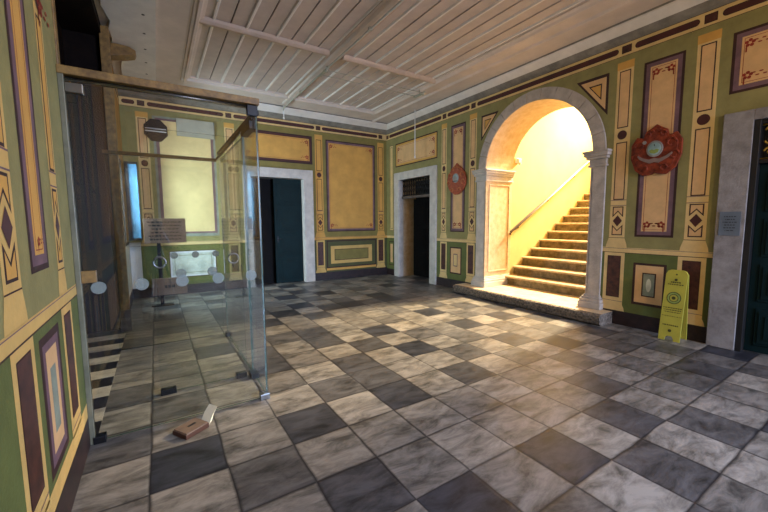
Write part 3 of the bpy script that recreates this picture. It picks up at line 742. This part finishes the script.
# octagonal plaque and added board for a grey reflection, high on the back wall
mb = MB(); c = (-5.45,3.33)
mb.prism([(c[0]+.215*math.cos(math.pi/8+i*math.pi/4),-.03,c[1]+.23*math.sin(math.pi/8+i*math.pi/4)) for i in range(8)],(0,.026,0),black)
for dz in (.018,-.032): mb.box((c[0]-.18,-.045,c[1]+dz),(c[0]+.18,-.028,c[1]+dz+.018),whitep)
tag(mb.build('octagonal_plaque',bevel=.003),'black octagonal plaque with pale bands high on the back wall behind glass','plaque')
mb = MB(); mb.box((-5.09,-.035,3.27),(-4.40,-.008,3.62),lgrey)
tag(mb.build('reflection_board',bevel=.004),'added pale grey board standing in for a grey reflection, high on the back wall','board')
# floor sign stand in the vestibule view
s = empty('sign_stand', (-5.52,-.95,0)); tag(s,'thin black floor stand carrying two brown notice boards, seen through the glass','sign stand')
mb = MB(); mb.box((-5.56,-.975,.0),(-5.50,-.94,1.50),black); mb.build('pole', s)
mb = MB(); mb.box((-5.70,-1.05,0),(-5.35,-.85,.015),black); mb.build('base', s, bevel=.003)
def textrows(mb, x0, x1, z1, rows, dz, h, y, m):
    for k in range(rows):
        q = random.uniform(.04,.16)*(x1-x0); x = x0+q; e = x1-q
        while x < e:
            l = random.uniform(.02,.06); mb.box((x,y,z1-dz*k),(min(x+l,e),y-.002,z1-dz*k-h),m); x += l+.015
mb = MB(); mb.box((-5.74,-1.0,1.14),(-5.09,-.976,1.585),brd); ub = mb.build('upper_board', s, bevel=.003); mb = MB(); textrows(mb,-5.72,-5.11,1.53,6,.062,.022,-1.0,ink); mb.build('lettering', ub)
mb = MB(); mb.box((-5.67,-1.0,.19),(-5.12,-.976,.50),brd); lb = mb.build('lower_board', s, bevel=.003); mb = MB(); textrows(mb,-5.50,-5.28,.37,1,.06,.05,-1.0,ink); mb.build('lettering', lb)

# yellow floor sign leaning at the dado
y = empty('floor_sign', (-.16,-6.81,0)); tag(y,'narrow yellow plastic floor sign with round emblem standing against the right wall','floor sign')
mb = MB(); a0,a1 = -6.935,-6.71; L = []
def yl(z): return -.235+.13*(z/.87)       # leans to the wall
prof = [(a0,0),(a0+.07,0),(a0+.07,.03),(a0+.09,.06),(a1-.09,.06),(a1-.07,.03),(a1-.07,0),(a1,0),(a1,.82),(a1-.02,.86),(a1-.05,.875),(a0+.05,.875),(a0+.02,.86),(a0,.82)]
mb.prism([(yl(z),a,z) for a,z in prof],(-.012,0,0),yell); mb.build('front_panel', y, bevel=.003)
mb = MB(); mb.prism([(-.105+.075*(1-z/.87)*1.0,a,z) for a,z in prof],(.012,0,0),yell); mb.build('back_panel', y, bevel=.003)
mb = MB(); am = (a0+a1)/2
F_ = lambda a,z,e=.0135: (yl(z)-e, a, z)
def dsc(a,z,r,m,e,n=20): mb.prism([F_(a+r*math.cos(2*math.pi*i/n),z+r*math.sin(2*math.pi*i/n),e) for i in range(n)],(-.001,0,0),m)
dsc(am,.82,.010,olive,.013); dsc(am,.755,.016,olive,.013)
dsc(am,.53,.075,olive,.013); dsc(am,.53,.066,lgreen,.0142); dsc(am,.53,.048,olive,.0154); dsc(am,.53,.040,yell,.0166); dsc(am,.53,.02,olive,.018)
mb.build('round_logo', y); mb = MB()
dsc(am,.125,.018,olive,.013)
for z,wd,h in ((.715,.05,.016),(.69,.08,.012),(.40,.095,.010),(.375,.09,.010),(.35,.085,.008),(.30,.10,.006),(.185,.08,.014)):
    x = am-wd
    while x < am+wd:
        l = random.uniform(.01,.024); q0,q1 = F_(x,z),F_(min(x+l,am+wd),z+h); mb.face([F_(x,z),F_(min(x+l,am+wd),z),F_(min(x+l,am+wd),z+h),F_(x,z+h)],olive); x += l+.006
mb.build('printed_text', y)

# open booklet on the floor
b = empty('open_booklet', (-5.40,-5.72,0)); tag(b,'small open booklet with brown cover lying on the floor before the glass','booklet')
def rot(x,yy,z,t=.55): return (-5.40+x*math.cos(t)-yy*math.sin(t), -5.72+x*math.sin(t)+yy*math.cos(t), z)
mb = MB(); mb.prism([rot(-.13,-.10,.001),rot(.05,-.10,.001),rot(.05,-.10,.035),rot(-.13,-.10,.03)],Vector(rot(0,.15,0))-Vector(rot(0,0,0)),bookc); mb.build('cover', b, bevel=.003)
mb = MB(); mb.prism([rot(-.125,-.095,.03),rot(.048,-.095,.035),rot(.045,-.095,.043),rot(-.12,-.095,.040)],Vector(rot(0,.14,0))-Vector(rot(0,0,0)),bookp)
mb.prism([rot(-.06,-.03,.0405),rot(.0,-.03,.0425),rot(.0,-.03,.044),rot(-.06,-.03,.042)],Vector(rot(0,.02,0))-Vector(rot(0,0,0)),ink); mb.build('left_pages', b)
mb = MB(); mb.prism([rot(.05,-.10,.02),rot(.055,-.10,.03),rot(.10,-.08,.07),rot(.15,-.07,.105),rot(.12,-.07,.07),rot(.08,-.09,.03)],Vector(rot(0,.09,0))-Vector(rot(0,0,0)),paper); mb.build('right_pages', b)

# conduit on the ceiling beam, twin rods on hangers, hanging rods
c = empty('ceiling_conduit', (-3.02,-3,ZC-.08)); tag(c,'thin grey conduit pipe clipped along the middle ceiling beam','conduit')
mb = MB(); mb.tube([(-3.02,-9.5,ZC-.075),(-3.02,-.55,ZC-.075),(-3.02,-.50,ZC-.10),(-3.02,-.46,ZC-.12)],.014,lgrey,10); mb.build('pipe', c)
for yy in (-1.6,-2.9,-4.3,-5.8):
    mb = MB(); mb.box((-3.045,yy-.02,ZC-.09),(-2.995,yy+.02,ZC-.05),lgrey); mb.build('clip', c)
c = empty('cable_track', (-2.0,-2.9,ZC-.09)); tag(c,'pair of thin wires strung across the ceiling from beam to right cornice','cable track')
mb = MB()
for yy in (-2.85,-2.62): mb.tube([(-3.02,yy,ZC-.09),(-1.0,yy,ZC-.09)],.006,lgrey,6)
mb.build('wire', c)
for x in (-3.02,-.98):
    mb = MB(); mb.box((x-.02,-2.90,ZC-.11),(x+.02,-2.57,ZC-.08),lgrey); mb.tube([(x,-2.74,ZC-.1),(x,-2.74,ZC-(.05 if x<-2 else .0))],.01,lgrey,8); mb.tube([(x,-2.85,ZC-.13),(x,-2.85,ZC-.08)],.025,lgrey,10); mb.build('hanger', c)
mb = MB(); mb.tube([(-.30,-1.70,ZC),(-.30,-1.70,3.0)],.010,whitep,8); mb.tube([(-.30,-1.70,3.03),(-.30,-1.70,2.985)],.018,whitep,8)
tag(mb.build('hanging_rod'),'thin white rod hanging before the panel over the far right-wall door','rod')
mb = MB(); mb.tube([(-3.0,-.42,ZC),(-3.0,-.42,3.82)],.012,whitep,8); mb.tube([(-3.0,-.42,3.84),(-3.0,-.42,3.80)],.02,whitep,8)
tag(mb.build('ceiling_hook'),'short white rod hanging at the back cornice above the back-wall door','rod')

# ================================================================== PHOTOGRAPHER AND TRIPOD (met in the glass as reflections)
CX, CY = -5.552, -8.70
t = empty('camera_tripod', (CX,CY,0)); tag(t,'black tripod with camera standing close to the left wall, mirrored in the glass','tripod')
for k in range(3):
    a = math.radians(90+120*k+20); e = Vector((CX+.26*math.cos(a),CY+.20*math.sin(a),.01)); top = Vector((CX+.03*math.cos(a),CY+.03*math.sin(a),1.18)); m_ = top.lerp(e,.5)
    mb = MB(); mb.tube([top,m_],.016,black,8); mb.tube([m_,e],.011,chrome,8); mb.tube([e+Vector((0,0,.02)),e-Vector((0,0,.005))],.016,black,8); mb.build('leg', t)
mb = MB(); mb.tube([(CX,CY,1.12),(CX,CY,1.36)],.016,black,10); mb.tube([(CX,CY,1.14),(CX,CY,1.20)],.04,black,12); mb.tube([(CX,CY,1.36),(CX,CY,1.42)],.028,black,12); mb.build('centre_column', t)
mb = MB(); mb.box((CX-.07,CY-.04,1.42),(CX+.07,CY+.02,1.53),black); mb.box((CX-.03,CY-.04,1.53),(CX+.03,CY+.02,1.57),black); mb.tube([(CX,CY+.02,1.475),(CX+.012,CY+.045,1.475)],.034,black,16); mb.build('camera_body', t, bevel=.008)

def skinned(name, verts, edges, radii, m, parent=None, sub=2, root=0):
    me = bpy.data.meshes.new(name); me.from_pydata(verts, edges, []); me.materials.append(m)
    o = bpy.data.objects.new(name, me); COL.objects.link(o)
    o.modifiers.new('skin','SKIN')
    if not me.skin_vertices:
        bpy.context.view_layer.objects.active = o; o.select_set(True); bpy.ops.mesh.customdata_skin_add() if bpy.ops.mesh.customdata_skin_add.poll() else None
    for i, r in enumerate(radii):
        rr = r if isinstance(r, tuple) else (r, r)
        me.skin_vertices[0].data[i].radius = rr
    me.skin_vertices[0].data[root].use_root = True
    sb = o.modifiers.new('sub','SUBSURF'); sb.levels = sub; sb.render_levels = sub
    if parent:
        o.parent = parent; bpy.context.view_layer.update(); o.matrix_parent_inverse = parent.matrix_world.inverted()
    return o
PX, PY = -5.66, -9.06
pe = empty('person', (PX,PY,0)); tag(pe,'person in dark jacket standing behind the camera tripod, hands at the camera','person')
q = lambda x,y,z: (PX+x,PY+y,z)
V = [q(0,0,.90),q(0,.01,1.02),q(0,.03,1.18),q(0,.06,1.32),q(0,.08,1.41),q(0,.10,1.46),q(.005,.115,1.53),q(.005,.115,1.60),
     q(-.09,0,.86),q(-.10,.04,.47),q(-.10,0,.09),q(-.10,.13,.04), q(.09,0,.86),q(.10,-.02,.47),q(.10,-.08,.09),q(.11,.05,.04),
     q(-.17,.05,1.33),q(-.235,.06,1.10),q(-.09,.26,1.30),q(-.035,.31,1.38), q(.17,.05,1.33),q(.26,.05,1.09),q(.20,.26,1.28),q(.165,.32,1.40)]
Ed = [(0,1),(1,2),(2,3),(3,4),(4,5),(5,6),(6,7),(0,8),(8,9),(9,10),(10,11),(0,12),(12,13),(13,14),(14,15),(3,16),(16,17),(17,18),(18,19),(3,20),(20,21),(21,22),(22,23)]
Rd = [(.15,.11),(.14,.10),(.155,.11),(.15,.10),.055,.055,(.078,.092),(.06,.07), .085,.06,.042,(.045,.03), .085,.06,.042,(.045,.03), .06,.046,.034,.028, .06,.046,.034,.028]
body = skinned('body', V, Ed, Rd, skin, pe)
J = [0,1,2,3,16,17,18,20,21,22]; mp_ = {v:i for i,v in enumerate(J)}
skinned('jacket', [V[i] for i in J], [(mp_[a],mp_[b]) for a,b in Ed if a in mp_ and b in mp_], [(tuple(x+.014 for x in Rd[i]) if isinstance(Rd[i],tuple) else Rd[i]+.014) for i in J], cloth_d, pe)
J = [0,8,9,10,12,13,14]; mp_ = {v:i for i,v in enumerate(J)}
skinned('trousers', [V[i] for i in J], [(mp_[a],mp_[b]) for a,b in Ed if a in mp_ and b in mp_], [(tuple(x+.012 for x in Rd[i]) if isinstance(Rd[i],tuple) else Rd[i]+.014) for i in J], cloth_r, pe)
for a, b in ((10,11),(14,15)):
    skinned('shoe', [V[a][:2]+(.055,), V[b]], [(0,1)], [(.052,.05),(.052,.036)], black, pe)
skinned('hair', [q(.005,.075,1.52),q(.005,.085,1.60),q(.005,.115,1.655)], [(0,1),(1,2)], [(.082,.06),(.085,.075),(.06,.05)], ink, pe)
for sx, h0, h1 in ((-1,V[19],(CX-.055,CY-.05,1.47)),(1,V[23],(CX+.075,CY-.05,1.47))):
    h0 = Vector(h0); d_ = (Vector(h1)-h0).normalized(); sd = d_.cross(Vector((0,0,1))).normalized(); upv = sd.cross(d_)
    vs = [tuple(h0-d_*.02), tuple(h0+d_*.045)]; es = [(0,1)]; rs = [(.026,.018),(.030,.016)]
    for f_ in range(4):
        b0 = h0+d_*.065+upv*(.026-.017*f_); L_ = (.030,.034,.031,.024)[f_]
        i = len(vs); vs += [tuple(b0),tuple(b0+d_*L_*.9-sd*sx*.004),tuple(b0+d_*L_*1.5-sd*sx*.02)]; es += [(1,i),(i,i+1),(i+1,i+2)]; rs += [.0095,.0085,.007]
    i = len(vs); vs += [tuple(h0+d_*.02+upv*.03),tuple(h0+d_*.05+upv*.045-sd*sx*.015)]; es += [(0,i),(i,i+1)]; rs += [.011,.009]
    skinned('hand', vs, es, rs, skin, pe)
mb = MB(); fx = PX+.005; fy = PY+.205
mb.tube([(fx,fy-.01,1.56),(fx,fy+.014,1.525),(fx,fy+.006,1.515)],[.006,.012,.010],skin,8); mb.build('nose', pe)
for sx in (-1,1):
    mb = MB(); mb.tube([(fx+sx*.030,fy-.012,1.553),(fx+sx*.030,fy-.002,1.553)],[.010,.006],ink,10); mb.build('eye', pe)
    mb = MB(); mb.tube([(fx+sx*.074,PY+.11,1.50),(fx+sx*.082,PY+.10,1.53),(fx+sx*.080,PY+.105,1.565)],[.008,.014,.010],skin,8); mb.build('ear', pe)
mb = MB(); mb.tube([(fx-.022,fy-.012,1.488),(fx,fy-.004,1.486),(fx+.022,fy-.012,1.488)],.005,cloth_r,8); mb.build('mouth', pe)
